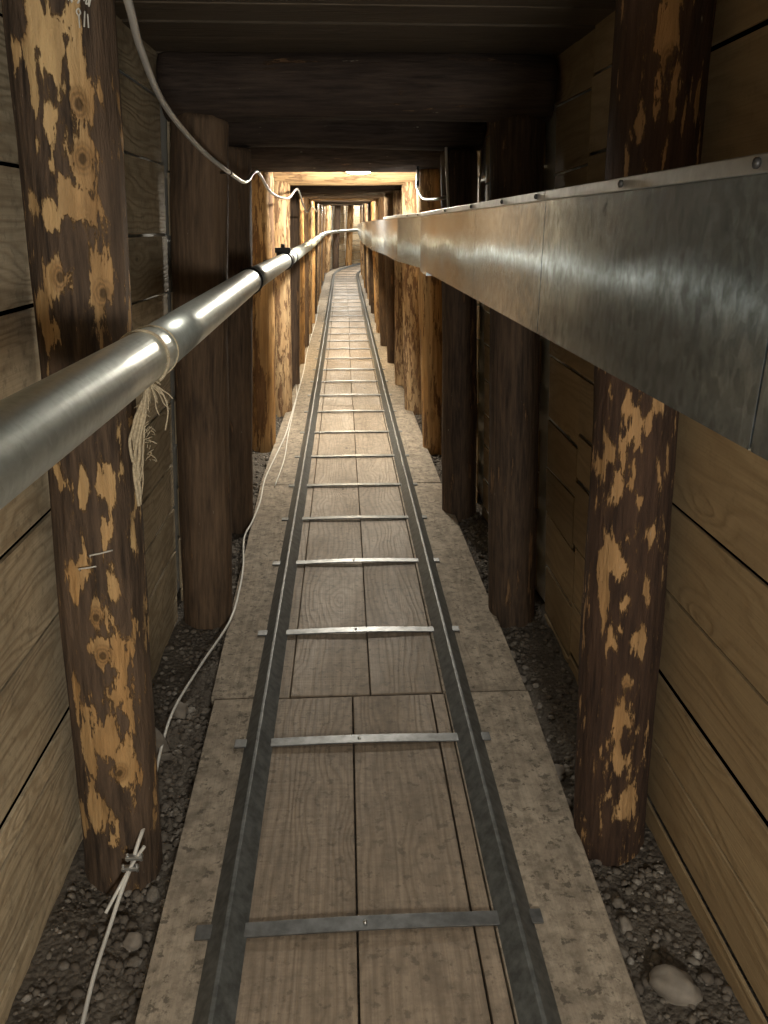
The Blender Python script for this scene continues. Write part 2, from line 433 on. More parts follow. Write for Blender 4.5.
b = MB(); s = -2.4
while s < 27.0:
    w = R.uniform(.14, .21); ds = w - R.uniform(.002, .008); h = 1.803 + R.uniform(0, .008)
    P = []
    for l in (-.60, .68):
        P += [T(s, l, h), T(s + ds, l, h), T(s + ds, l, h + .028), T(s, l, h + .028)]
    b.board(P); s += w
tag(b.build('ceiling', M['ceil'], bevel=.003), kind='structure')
b = MB()
for k in range(10):
    z0, z1 = -.1 + k * .2, .096 + k * .2
    b.board([(-.75, -2.42, z0), (-.75, -2.42, z1), (-.75, -2.45, z1), (-.75, -2.45, z0), (.8, -2.42, z0), (.8, -2.42, z1), (.8, -2.45, z1), (.8, -2.45, z0)])
tag(b.build('wall_back', M['wall_l'], bevel=.003), kind='structure')
b = MB()
e = T(27.3, 0, 0)
for k in range(10):
    z0, z1 = rise(27) - .1 + k * .2, rise(27) + .096 + k * .2
    P = [T(27.2, -.7, 0), T(27.23, -.7, 0), T(27.2, .75, 0), T(27.23, .75, 0)]
    q = lambda v, z: (v.x, v.y, z)
    b.board([q(P[0], z0), q(P[0], z1), q(P[1], z1), q(P[1], z0), q(P[2], z0), q(P[2], z1), q(P[3], z1), q(P[3], z0)])
tag(b.build('wall_far', M['wall_r'], bevel=.003), kind='structure')

# ------------------------------------------------------------ logs
def log(name, p0, p1, r, mat, nz=40, nth=28, seed=0, taper=.04, lump=.05, blobs=(), knots=(), bow=.006, parent=None):
    p0, p1 = Vector(p0), Vector(p1); ax = p1 - p0; L = ax.length
    mb = MB(); peel, kn = [], []
    sd = Vector((seed * 3.7, seed * 1.3, seed * 7.1))
    def fn(i, j):
        t = i / nz; z = L * t; a = 2 * PI * j / nth
        # a = 0 faces the viewer's side (-Y), growing towards +X
        rr = r * (1 + taper * (.5 - t) * 2)
        rr *= 1 + lump * noise.noise(Vector((math.cos(a) * .9, math.sin(a) * .9, z * 2.2)) + sd)
        rr *= 1 + lump * .55 * noise.noise(Vector((math.cos(a) * 2.6, math.sin(a) * 2.6, z * 5)) + sd)
        rr *= 1 + .018 * noise.noise(Vector((math.cos(a) * 7, math.sin(a) * 7, z * 9)) + sd)
        if i in (0, nz): rr *= .94
        ox = bow * math.sin(PI * t * 1.0 + seed) ; oy = bow * math.sin(2 * PI * t + seed * 2)
        if j < nth:
            pv = kv = 0.0
            th = a if a < PI else a - 2 * PI
            for (bt, bz, rt, rz_) in blobs:
                d = ((th - bt) / rt / .88) ** 2 + ((z - bz) / rz_) ** 2
                if d < 5: pv = max(pv, math.exp(-d * .9))
            for (kt, kz) in knots:
                d = math.sqrt(((th - kt) * r / .016) ** 2 + ((z - kz) / .022) ** 2)
                if d < 1.6: kv = max(kv, 1 - d / 1.6)
            if blobs: pv = pv * 1.05 - .12
            peel.append(pv); kn.append(kv)
            rr += .004 * max(0, kv - .2) - .002 * max(0, pv)
        return Vector((rr * math.sin(a) + ox, -rr * math.cos(a) + oy, z)), (z, a * r)
    mb.grid(fn, nz, nth, True, R.random(), True)
    o = mb.build(name, M[mat], attrs={'peel': peel, 'knot': kn})
    o.rotation_mode = 'QUATERNION'
    o.rotation_quaternion = Vector((0, 0, 1)).rotation_difference(ax.normalized()); o.location = p0
    if parent is not None:
        o.parent = parent
    return o
BL = [(-0.55, 1.604, 0.29, 0.025), (-0.13, 1.641, 0.2, 0.03), (0.1, 1.61, 0.24, 0.035), (0.55, 1.592, 0.17, 0.025), (0.64, 1.547, 0.28, 0.039), (-0.3, 1.547, 0.11, 0.044), (-0.05, 1.501, 0.16, 0.033), (0.52, 1.467, 0.27, 0.038), (0.19, 1.412, 0.16, 0.022), (-0.33, 1.474, 0.1, 0.018), (-0.09, 1.453, 0.08, 0.017), (-0.6, 1.39, 0.17, 0.028), (0.36, 1.39, 0.3, 0.02), (-0.19, 1.376, 0.11, 0.021), (-0.08, 1.287, 0.28, 0.033), (0.69, 1.272, 0.18, 0.042), (-0.63, 1.234, 0.28, 0.034), (-0.36, 1.194, 0.28, 0.026), (-0.49, 0.948, 0.28, 0.032), (0.02, 0.929, 0.13, 0.045), (0.57, 0.946, 0.31, 0.04), (0.39, 0.853, 0.13, 0.049), (-0.05, 0.776, 0.13, 0.068), (0.11, 0.695, 0.25, 0.041), (-0.44, 0.757, 0.17, 0.039), (0.55, 0.755, 0.15, 0.044), (0.11, 0.61, 0.36, 0.043), (0.51, 0.598, 0.24, 0.054), (-0.68, 0.502, 0.17, 0.066), (-0.37, 0.408, 0.34, 0.093), (0.22, 0.418, 0.21, 0.033), (0.42, 0.346, 0.26, 0.053), (-0.35, 0.262, 0.25, 0.062), (-0.85, 0.186, 0.21, 0.052), (0.14, 0.157, 0.14, 0.057)]
BR = [(-0.54, 1.062, 0.08, 0.025), (-0.3, 1.035, 0.09, 0.029), (-0.08, 1.034, 0.11, 0.026), (-0.83, 0.97, 0.19, 0.019), (-0.62, 0.903, 0.16, 0.034), (0.29, 0.95, 0.11, 0.021), (0.22, 0.811, 0.14, 0.029), (-0.12, 0.882, 0.08, 0.016), (-0.66, 0.761, 0.3, 0.033), (-0.28, 0.675, 0.15, 0.022), (0.24, 0.695, 0.12, 0.043), (-0.54, 0.586, 0.23, 0.036), (0.21, 0.585, 0.13, 0.045), (-0.16, 0.493, 0.2, 0.023), (-0.27, 0.396, 0.23, 0.068), (-0.13, 0.294, 0.26, 0.041), (0.05, 0.188, 0.26, 0.037), (-0.84, 0.676, 0.14, 0.085), (-0.2, 1.651, 0.22, 0.051), (-0.04, 1.544, 0.16, 0.048), (0.22, 1.516, 0.07, 0.02), (0.64, 1.551, 0.19, 0.034), (-0.14, 1.473, 0.09, 0.029), (-0.73, 1.502, 0.08, 0.025), (-0.46, 1.451, 0.08, 0.012), (0.16, 1.07, 0.13, 0.029), (-0.03, 0.585, 0.14, 0.032), (-1.2, 0.942, 0.21, 0.026)]
KL = [(0.1, 0.69), (0.18, 0.61), (0.34, 0.339), (-0.52, 1.629), (0.51, 1.534), (0.51, 1.46), (-0.05, 1.287), (0.73, 1.264)]
KR = [(-0.12, 0.476), (-0.19, 1.598)]
POST_INFO_L = [
 ('log_a', 'thick log post with patchy peeling bark, twine-tied to the metal pipe'),
 ('log_b', 'smooth dark brown log post behind the bark-patched post on the pipe side'),
 ('log_b2', 'narrow dark brown log post half hidden behind the smooth brown one on the pipe side'),
 ('log_d', 'orange-brown debarked log post on the pipe side, just before the lit ceiling beam'),
 ('log_e', 'pale mottled debarked log post under the lit beam, pipe side'),
 ('log_c', 'blackish log post right after the pale mottled one on the pipe side')]
POST_INFO_R = [
 ('log_ar', 'dark log post speckled with bare tan flecks, beside the nearest duct sections'),
 ('log_c', 'dark brown log post next in line behind the speckled post under the duct'),
 ('log_c', 'slim dark log post by the hanging white cable on the duct side'),
 ('log_d', 'orange debarked log post directly under the bend of the duct'),
 ('log_e', 'brightly lit mottled log post carrying the pale beam on the duct side'),
 ('log_e', 'greyish mottled log post just past the brightly lit one on the duct side')]
M['log_b2'] = M['log_b']
FARL = ['log_d', 'log_c', 'log_e', 'log_d', 'log_c', 'log_e', 'log_b', 'log_d', 'log_e', 'log_c', 'log_d', 'log_e', 'log_d']
FARR = ['log_c', 'log_c', 'log_e', 'log_d', 'log_c', 'log_b', 'log_e', 'log_c', 'log_d', 'log_c', 'log_e', 'log_d', 'log_c']
def post(side, s, k):
    base = lerp_table(LB if side < 0 else RB, s); lean = lerp_table(LL if side < 0 else LR, s)
    info = POST_INFO_L if side < 0 else POST_INFO_R
    r = (.080 if side < 0 else .078) if k == 0 else (.085 if side < 0 and k == 1 else .081)
    if k in (4, 5): r = .076
    if k > 5: r = R.uniform(.066, .080)
    near = k < len(info)
    mat = info[k][0] if near else (FARL if side < 0 else FARR)[(k - 6) % 13]
    H = 1.72 if k == 0 else 1.655 if k < 4 else (1.64 if k < 5 else 1.62)
    z0 = -.04
    kw = {}
    nz, nth = (44, 28) if k < 4 else (24, 20)
    if k == 0:
        nz, nth = 260, 110
        kw = dict(blobs=[(a, z - z0, c, d) for a, z, c, d in (BL if side < 0 else BR)], knots=[(a, z - z0) for a, z in (KL if side < 0 else KR)])
    elif k < 3: nz, nth = 110, 48
    o = log('timber_post', T(s, base + lean * z0, z0), T(s, base + lean * H, H), r, mat, nz, nth, seed=k * 2 + (side > 0) + 1,
            lump=.07 if k == 0 else .05, bow=.004 if k == 0 else R.uniform(.002, .009), **kw)
    sd = 'pipe' if side < 0 else 'duct'
    if near:
        tag(o, info[k][1], 'post')
    else:
        tag(o, 'slim log post in the distant row on the %s side, past the mottled posts' % sd, 'post', 'distant log posts on the %s side' % sd)
    return o
for k, s in enumerate(POSTS_L): 
    o = post(-1, s, k)
    if k == 0: postA = o
for k, s in enumerate(POSTS_R): post(1, s, k)
for k, s in enumerate(BEND):
    for side in (-1, 1):
        base = (-.53 if side < 0 else .53)
        o = log('timber_post', T(s, base, -.04), T(s, base - side * .1, 1.62), R.uniform(.07, .085), R.choice(['log_d', 'log_e', 'log_c', 'log_e']), 24, 20, seed=90 + k * 2 + side)
        tag(o, 'pale log post lining the far bend where the tunnel turns away', 'post', 'log posts round the far bend')
BEAM_INFO = [
 ('beam', 1.700, 'dark log ceiling beam over the bark-patched post, nearest of all'),
 ('beam', 1.637, 'heavy dark log ceiling beam, first one seen below the ceiling boards'),
 ('beam', 1.655, 'shadowed log ceiling beam next behind the heavy first beam'),
 ('beam', 1.645, 'dark brown log ceiling beam directly in front of the lamp glare'),
 ('beam_l', 1.622, 'pale log ceiling beam lit bright by the lamp'),
 ('beam', 1.610, 'brown log ceiling beam right behind the brightly lit pale one')]
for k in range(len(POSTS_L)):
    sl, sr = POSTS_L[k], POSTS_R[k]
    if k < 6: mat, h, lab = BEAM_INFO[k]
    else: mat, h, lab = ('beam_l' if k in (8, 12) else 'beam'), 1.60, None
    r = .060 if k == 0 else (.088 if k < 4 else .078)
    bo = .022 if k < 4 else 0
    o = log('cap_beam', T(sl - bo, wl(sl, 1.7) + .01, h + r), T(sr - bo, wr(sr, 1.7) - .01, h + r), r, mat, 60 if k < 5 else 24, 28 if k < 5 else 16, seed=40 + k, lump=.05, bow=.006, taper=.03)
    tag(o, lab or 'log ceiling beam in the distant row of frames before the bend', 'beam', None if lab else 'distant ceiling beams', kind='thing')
for k, s in enumerate(BEND):
    o = log('cap_beam', T(s, -.57, 1.69), T(s, .57, 1.69), .075, 'beam', 20, 16, seed=70 + k)
    tag(o, 'log ceiling beam over the far bend of the tunnel', 'beam', 'ceiling beams over the far bend', kind='thing')
# staples and chalk scribble on the near post
def on_postA(th, z, extra=0.0):
    rr = .080 * (1 + .04 * (.5 - z / 1.69) * 2) + .004 + extra
    return Vector((-.518 + .062 * z + rr * math.sin(th), 1.36 - rr * math.cos(th), z))
def child(o_parent, ob):
    bpy.context.view_layer.update()
    mw = ob.matrix_world.copy(); ob.parent = o_parent; ob.matrix_parent_inverse = o_parent.matrix_world.inverted(); return ob
for z, ta, tb in ((.812, .10, .55), (.786, -.15, .20)):
    b = MB(); b.tube([on_postA(ta, z - .006, -.004)] + [on_postA(ta + (tb - ta) * k / 6, z + .004 * k / 6, .001) for k in range(7)] + [on_postA(tb, z, -.005)], .0016, 6)
    tag(child(postA, b.build('splinter', M['chalk'])), 'pale torn splinter')
b = MB(); rr = random.Random(3)
for (t0, z0) in ((.05, 1.668), (.2, 1.666), (.34, 1.665), (.48, 1.664), (.62, 1.664), (.76, 1.662)):
    pts = [on_postA(t0 + .012 * k + .05 * math.sin(k * 1.9 + t0 * 9), z0 + .008 * math.cos(k * 2.3 + t0 * 5), -.0005) for k in range(6)]
    b.tube(smooth(pts, 4), .0011, 5)
for pts in ([(.60, 1.640), (.56, 1.646), (.60, 1.650), (.63, 1.645), (.60, 1.640), (.60, 1.626)], [(.68, 1.628), (.71, 1.648)], [(.76, 1.645), (.76, 1.628)]):
    b.tube(smooth([on_postA(t, z, -.0005) for t, z in pts], 4), .0011, 5)
tag(child(postA, b.build('chalk_writing', M['chalk'])), 'faint chalk scribble near the top')

# ------------------------------------------------------------ plank walkway
wk = empty('plank_walkway', (0, 0, 0), 'long sawn-plank walkway under the rails down the tunnel floor', 'walkway')
EL = [(-.9, -.36), (.95, -.382), (1.955, -.400), (1.96, -.414), (4.1, -.470), (6, -.445), (10, -.44)]
ER = [(-.9, .46), (.93, .481), (1.92, .527), (4, .513), (8, .49)]
def plank(s0, s1, la, lb, mat, h=.05, th=.036, edge=0):
    mb = MB(); n = 1 if s1 <= S0 else 6
    eo = R.uniform(-.006, .006)
    dz = [R.uniform(-.0015, .0015) for _ in range(4)]; rnd = R.random(); u0 = R.uniform(0, 40)
    for k in range(n):
        a, c = s0 + (s1 - s0) * k / n, s0 + (s1 - s0) * (k + 1) / n
        P = []
        for s in (a, c):
            if edge == 1: la = lerp_table(EL, s) + eo
            if edge == 2: lb = lerp_table(ER, s) + eo
            P += [T(s, la, h + dz[0]), T(s, lb, h + dz[1]), T(s, lb, h - th), T(s, la, h - th)]
        mb.board(P, rnd, u0 + a - s0)
    return mb.build('plank', M[mat], wk, bevel=.0025)
js = [-.9, 1.955, 3.95, 5.9, 7.9, 9.9, 11.9, 13.9, 15.9, 17.9, 19.0, 21, 23, 25, 26.8]
for k, (a, c) in enumerate(zip(js, js[1:])):
    c -= .004; wide = 0 if k else 1
    eL = -.392 if k == 0 else (-.445 if k < 3 else -.44)
    eR = .485 if k == 0 else (.515 if k < 3 else .49)
    if k == 0:
        cuts = [(eL, -.256, 'side'), (-.253, .002, 'plank'), (.006, .235, 'plank'), (.239, .276, 'plank'), (.279, eR, 'side')]
    else:
        m = .056 + R.uniform(-.01, .01) if k > 1 else .056
        cuts = [(eL, -.256, 'side'), (-.253, -.183, 'plank'), (-.180, m, 'plank'), (m + .003, .272, 'plank'), (.275, eR, 'side')]
    for la, lb, mt in cuts:
        plank(a + R.uniform(0, .006), c - R.uniform(0, .004), la, lb, mt, h=.05 + (.004 if mt == 'side' else 0), edge=1 if la < -.3 else (2 if lb > .4 else 0))

# ------------------------------------------------------------ railway track
tr = empty('railway_track', (0.03, 0, .05), 'narrow mine railway track of dark angle-iron rails with flat steel cross ties', 'railway track')
ss = [-.9 + .4 * i for i in range(50)] + [S0 + .2 * i for i in range(1, 39)]
for c0 in (-.2500, .3200):
    b = MB()
    prof = [(c0 - .038, .0545), (c0 - .004, .089), (c0 + .004, .089), (c0 + .038, .0545), (c0 + .033, .0545), (c0, .083), (c0 - .033, .0545)]
    b.sweep(prof, T, ss)
    b.build('rail', M['steel'], tr, bevel=.0012)
ties = [.56, 1.143, 1.732, 2.33, 2.91, 3.42, 3.92, 4.47, 5.05, 5.66]
while ties[-1] < 24.5: ties.append(ties[-1] + .60 + R.uniform(-.03, .03))
for k, s in enumerate(ties):
    b = MB(); sk = R.uniform(-.006, .006); bw = R.uniform(.002, .006)
    def tfn(i, j, s=s):
        t = i / 16; l = -.314 + .690 * t
        pr = [(-.0165, .0555), (.0165, .0555), (.0165, .0600), (-.0165, .0600)][j % 4]
        inn = -.215 < l < .275
        return T(s + pr[0] + sk * t, l, pr[1] + (bw * math.sin(PI * (l + .215) / .49) if inn else 0)), (l, pr[0])
    b.grid(tfn, 16, 4, True, 0, True)
    b.sm = [False] * len(b.sm)
    tb = b.build('tie_bar', M['bar' if k < 5 else 'steel'], tr, bevel=.0008)
    if k < 5:
        b = MB(); c = T(s + sk * .5 , .02, .060 + bw)
        b.tube([c, c + Vector((0, 0, .0022)), c + Vector((0, 0, .0032))], [.0042, .0042, .001], 10)
        child(tb, b.build('bolt', M['bolt']))

# ------------------------------------------------------------ pipe
PX = [(-.9, -.312), (1.3, -.310), (5, -.310), (8, -.312), (19, -.400), (30, -.40)]
PZ = [(-.9, 1.172), (1.2, 1.170), (2.7, 1.190), (4.1, 1.187), (6, 1.190), (14, 1.215), (19, 1.20), (27, 1.36)]
def pp(s): q = T(s, lerp_table(PX, s), 0); q.z = lerp_table(PZ, s); return q
pipe = empty('metal_pipe', pp(-.9), 'long round galvanised pipe running along the wall at waist height', 'pipe')
pj = [-.9, 1.262, 2.66, 4.42, 4.78, 7.0, 8.6, 10.2, 11.8, 13.4, 15.0, 16.8, 18.6, 20.5, 22.5, 24.5]
for a, c in zip(pj, pj[1:]):
    n = max(3, int((c - a) / .25)); b = MB()
    b.tube([pp(a + (c - a) * i / n) for i in range(n + 1)], .0385, 40)
    b.build('pipe_section', M['pipe'], pipe)
for s in pj[1:-1]:
    if s < 1.3: continue
    b = MB(); d = pp(s + .01) - pp(s - .01); d.normalize(); c = pp(s)
    b.tube([c + d * q for q in (-.012, -.011, .011, .012)], [.039, .0415, .0415, .039], 32)
    for g in (-.007, .007): b.tube([c + d * (g - .0015), c + d * g, c + d * (g + .0015)], [.0415, .0435, .0415], 32)
    tag(b.build('collar', M['flange'] if s > 5 else M['dark'], pipe), 'thin dark joint collar' if s < 5 else None)
# iron hanger clamp on the pipe
c = pp(4.26)
cl = MB(); cl.tube([c + Vector((0, q, 0)) for q in (-.03, .03)], .046, 32)
hc = tag(cl.build('hanger_clamp', M['dark'], pipe), 'black iron clamp')
b = MB()
def bx(mb, c, sx, sy, sz, rnd=0):
    x, y, z = c; P = []
    for yy in (y - sy, y + sy): P += [(x - sx, yy, z - sz), (x - sx, yy, z + sz), (x + sx, yy, z + sz), (x + sx, yy, z - sz)]
    mb.board(P, rnd)
bx(b, (c.x - .006, c.y, c.z + .055), .040, .020, .012); bx(b, (c.x - .006, c.y, c.z + .036), .034, .016, .018)
b.tube([(c.x - .006, c.y, c.z + .06), (c.x - .006, c.y, c.z + .085)], .012, 6)
bx(b, (c.x - .06, c.y, c.z + .0), .05, .012, .006)
child(hc, b.build('bracket', M['dark'], bevel=.002))

# ------------------------------------------------------------ twine round pipe and post
tw = empty('twine_lashing', pp(1.25), 'frayed pale twine tied round the pipe, loose ends hanging down', 'twine')
c = pp(1.21)
for s, r_, k in ((1.195, .0405, 0), (1.262, .0402, 1)):
    b = MB(); c = pp(s); pts = [c + Vector((r_ * math.cos(a), .012 * math.sin(a * 1 + k), r_ * math.sin(a))) for a in [2 * PI * i / 40 for i in range(41)]]
    b.tube(pts, .0028 if k == 0 else .0012, 7)
    if k == 0: b.tube([p + Vector((0, .0035, 0)) for p in pts], .0018, 6)
    b.build('loop', M['twine'], tw)
b = MB()
c = pp(1.2); knot = Vector((c.x + .016, 1.165, c.z - .032))
for k in range(26):
    L = R.uniform(.03, .05) if k > 15 else R.uniform(.10, .18)
    if k in (2, 5, 9): L = .19
    sp = R.uniform(-1, 1); pts = [knot + Vector((R.uniform(-.004, .004), R.uniform(-.004, .004), R.uniform(-.003, .006)))]
    if k > 15:
        dx, dz = R.uniform(-.2, 1.0), R.uniform(-1, .6)
        for q in range(1, 6):
            t = q / 5; pts.append(knot + Vector((dx * L * t, R.uniform(-.2, .2) * L * t, dz * L * t - .02 * t * t)))
    else:
        for q in range(1, 8):
            t = q / 7
            pts.append(knot + Vector((-.012 * math.sin(t * 2.4) - .024 * t + .014 * sp * t * math.sin(t * 3), -.006 * t + .008 * sp * t, -L * t)) + Vector((R.uniform(-1, 1), R.uniform(-1, 1), 0)) * .0015)
    b.tube(smooth(pts, 4), [.0026 if k < 6 else .0010] * ((len(pts) - 1) * 4 + 1), 5)
pts = [knot, knot + Vector((.016, 0, -.012)), knot + Vector((.023, 0, -.040)), knot + Vector((.016, 0, -.072))]
b.tube(smooth(pts, 5), .0012, 5)
for k in range(60):   # loose fibres
    q = knot + Vector((R.uniform(-.018, -.004), R.uniform(-.006, .006), -R.uniform(.01, .12)))
    d = Vector((R.uniform(-1, 1), R.uniform(-.5, .5), R.uniform(-1, .3))) * R.uniform(.006, .014)
    b.tube([q, q + d * .5 + Vector((.001, 0, .001)), q + d], .0005, 4)
tag(b.build('frayed_end', M['twine'], tw), 'loose frayed ends')

# ------------------------------------------------------------ ventilation duct
DX = [(-1.4, .31), (3.0, .308), (3.32, .316), (3.93, .262), (4.2, .272), (4.95, .246), (5.8, .205), (8.2, .190), (13, .25), (18.8, .33)]
duct = empty('ventilation_duct', (.31, -1.4, 1.2), 'rectangular galvanised sheet-metal air duct running along the wall at eye level', 'duct')
dj = [-1.4, -.72, -.08, .555, 1.245, 1.90, 3.0, 3.32, 3.94, 4.95, 5.8, 6.9, 8.0, 9.2, 10.4, 11.8, 13.2, 14.6, 16, 17.4, 18.7]
for i, (a, c) in enumerate(zip(dj, dj[1:])):
    ext = .022 if i == 6 else (.006 if i in (7,) else 0)
    b = MB(); g = .0016
    tb, bb = 1.396 + ext * .2, 1.198 - (ext * .6 if i == 6 else 0)
    def D(s, dx, z):
        q = T(s, lerp_table(DX, s) + dx, 0); q.z = z; return q
    P = []
    for s in (a + g, c - g): P += [D(s, 0, bb), D(s, 0, tb), D(s, .105, tb), D(s, .105, bb)]
    b.board(P, R.random())
    sec = b.build('duct_section', M['duct'], duct)
    if i < 9:
        b = MB(); P = []
        for s in (a + .001, c - .001): P += [D(s, -.0025, 1.3965), D(s, -.0025, 1.410), D(s, .012, 1.410), D(s, .012, 1.3965)]
        b.board(P, R.random()); fl = child(sec, b.build('flange', M['flange'], bevel=.001))
        for s in ([a + .05, a + (c - a) * .5] if c - a > .4 else []):
            b = MB(); q = D(s + .0, -.0028, 1.4035)
            b.tube([q, q + Vector((-.003, 0, 0)), q + Vector((-.0045, 0, 0))], [.004, .004, .001], 8)
            child(sec, b.build('screw', M['dark']))

# ------------------------------------------------------------ upper cable
up = [(-.22, .7, 1.76), (-.27, 1.05, 1.70), (-.290, 1.25, 1.651), (-.316, 1.42, 1.622), (-.343, 1.70, 1.581), (-.345, 2.08, 1.538), (-.314, 2.36, 1.500),
      (-.322, 2.8, 1.498), (-.336, 3.36, 1.562), (-.334, 3.95, 1.506), (-.31, 4.75, 1.509), (-.300, 5.6, 1.590),
      (-.290, 6.2, 1.498), (-.285, 6.7, 1.464), (-.285, 7.6, 1.532), (-.28, 9.0, 1.51), (-.30, 10.2, 1.61), (-.31, 12, 1.54), (-.33, 13.5, 1.64), (-.35, 16, 1.58), (-.38, 18.6, 1.70)]
e = empty('power_cable', up[0], 'grey-white cable sagging from post to post under the ceiling, above the pipe', 'cable')
b = MB(); b.tube(smooth(up, 10), .0062, 12); b.build('cable_run', M['conduit'], e)
for i in (6, 8, 11, 14):
    b = MB(); p = Vector(up[i]); d = (Vector(up[i + 1]) - Vector(up[i - 1])).normalized()
    b.tube([p - d * .006, p + d * .006], .0078, 12); b.tube([p, p + Vector((-.03, .03, .0))], .002, 5)
    b.build('cable_tie', M['black'], e)
# hanging cable by the slim post
e = empty('looped_cable', (.41, 4.4, 1.55), 'thin white cable drooping above the duct near its bend', 'cable')
b = MB(); b.tube(smooth([(.405, 4.52, 1.64), (.401, 4.45, 1.60), (.395, 4.4, 1.555), (.385, 4.0, 1.49), (.378, 3.7, 1.472), (.392, 3.40, 1.465), (.425, 3.40, 1.47)], 8), .006, 8); b.build('cable_run', M['cable'], e)
b = MB(); b.tube(smooth([(.412, 4.56, 1.66), (.408, 4.5, 1.62), (.400, 4.42, 1.562)], 6), .009, 6); b.build('cable_tie', M['black'], e)
e = empty('drop_conduit', (.41, 3.36, 1.41), 'thin white conduit coming straight down the slim dark post onto the duct', 'conduit')
b = MB(); b.tube(smooth([(.424, 3.43, 1.66), (.430, 3.415, 1.55), (.440, 3.41, 1.41)], 8), .0055, 8); b.build('conduit_run', M['cable'], e)

# ------------------------------------------------------------ floor cable
fl = [(-.49, .70), (-.487, .88), (-.485, .995), (-.495, 1.12), (-.492, 1.23), (-.42, 1.337), (-.415, 1.45), (-.50, 1.59), (-.515, 1.66), (-.53, 1.80), (-.527, 1.92), (-.482, 2.181), (-.445, 2.45), (-.438, 2.70),
      (-.450, 2.88), (-.480, 3.237), (-.468, 3.7), (-.466, 4.024), (-.43, 4.45), (-.405, 4.966), (-.402, 5.4), (-.415, 5.854), (-.40, 6.5), (-.40, 7.3), (-.43, 8.3), (-.42, 9.3), (-.40, 11), (-.42, 13)]
low = [(-.47, .70, .04), (-.475, .88, .035), (-.487, .995, .035), (-.492, 1.08, .04), (-.489, 1.17, .050), (-.478, 1.22, .080), (-.467, 1.25, .105), (-.458, 1.26, .126), (-.447, 1.272, .160), (-.443, 1.315, .170), (-.466, 1.45, .120), (-.505, 1.72, .065), (-.512, 1.92, .05), (-.475, 2.15, .052), (-.420, 2.40, .066), (-.418, 2.65, .064), (-.430, 2.88, .064), (-.458, 3.12, .060), (-.462, 3.24, .062), (-.447, 3.38, .066), (-.440, 3.65, .064)]
fl = [(-.450, 4.024), (-.43, 4.45), (-.405, 4.966), (-.402, 5.4), (-.400, 5.854), (-.395, 6.5), (-.395, 7.3), (-.41, 8.3), (-.41, 9.3), (-.40, 11), (-.42, 13)]
e = empty('ground_cable', (-.49, .7, .03), 'thin white cable lying along the gravel and plank edge beside the posts', 'cable')
def fz(l, s): return .064 if -.46 < l else gap_h(s, l) + .02
P3 = [Vector(q) for q in low] + [Vector((l, s, rise(s) + fz(l, s))) for l, s in fl]
b = MB(); b.tube(smooth(P3, 8), .0042, 10); b.build('cable_run', M['cable'], e)
b = MB(); b.tube(smooth([(-.502, 1.195, .062), (-.480, 1.232, .092), (-.455, 1.255, .130), (-.430, 1.262, .165)], 8), .0036, 10)
tag(b.build('spliced_end', M['cable'], e), 'short overlapping cut end')
for l, s, z in ((-.461, 1.252, .120), (-.452, 1.258, .142)):
    b = MB()
    bx(b, (l, s, z), .017, .006, .004); b.tube([(l - .014, s, z - .010), (l - .014, s, z + .010)], .003, 6); b.tube([(l + .014, s, z - .010), (l + .014, s, z + .010)], .003, 6)
    b.build('cable_clamp', M['flange'], e, bevel=.001)
b = MB(); b.tube(smooth([(-.385, 3.9, .066), (-.372, 4.4, .066), (-.385, 4.9, .066), (-.392, 5.5, .066), (-.40, 6.2, .068), (-.45, 6.9, .066)], 8), .0032, 8)
tag(b.build('thin_wire', M['cable']), 'thin second wire lying on the planks beside the white cable', 'wire')

# ------------------------------------------------------------ stones
import bmesh
def stone_templates(n, sub, seed):
    out = []
    for k in range(n):
        bm = bmesh.new(); bmesh.ops.create_icosphere(bm, subdivisions=sub, radius=1)
        sd = Vector((k * 7.3, seed, k))
        vs = [v.co * (1 + .38 * noise.noise(v.co * 1.1 + sd) + .16 * noise.noise(v.co * 2.7 + sd)) for v in bm.verts]
        fs = [tuple(v.index for v in f.verts) for f in bm.faces]; bm.free(); out.append((vs, fs))
    return out
from mathutils import Euler, Matrix
tmp2 = stone_templates(9, 3, 3); tmp1 = stone_templates(7, 1, 9)
def add_stone(mb, tmpl, c, r, flat=.7, rot=None):
    vs, fs = tmpl; n = len(mb.v)
    m = Matrix.Rotation(R.uniform(0, 6.28), 3, 'Z') @ Matrix.Rotation(R.uniform(-.5, .5), 3, 'X')
    sc = Vector((r * R.uniform(.8, 1.35), r * R.uniform(.75, 1.1), r * flat * R.uniform(.75, 1.2)))
    for v in vs:
        q = m @ Vector((v.x * sc.x, v.y * sc.y, v.z * sc.z)); mb.v.append((c[0] + q.x, c[1] + q.y, c[2] + q.z))
    rn = R.random()
    for f in fs: mb.f.append(tuple(n + i for i in f)); mb.uv.extend([(0, 0)] * len(f)); mb.r.append(rn); mb.sm.append(True)
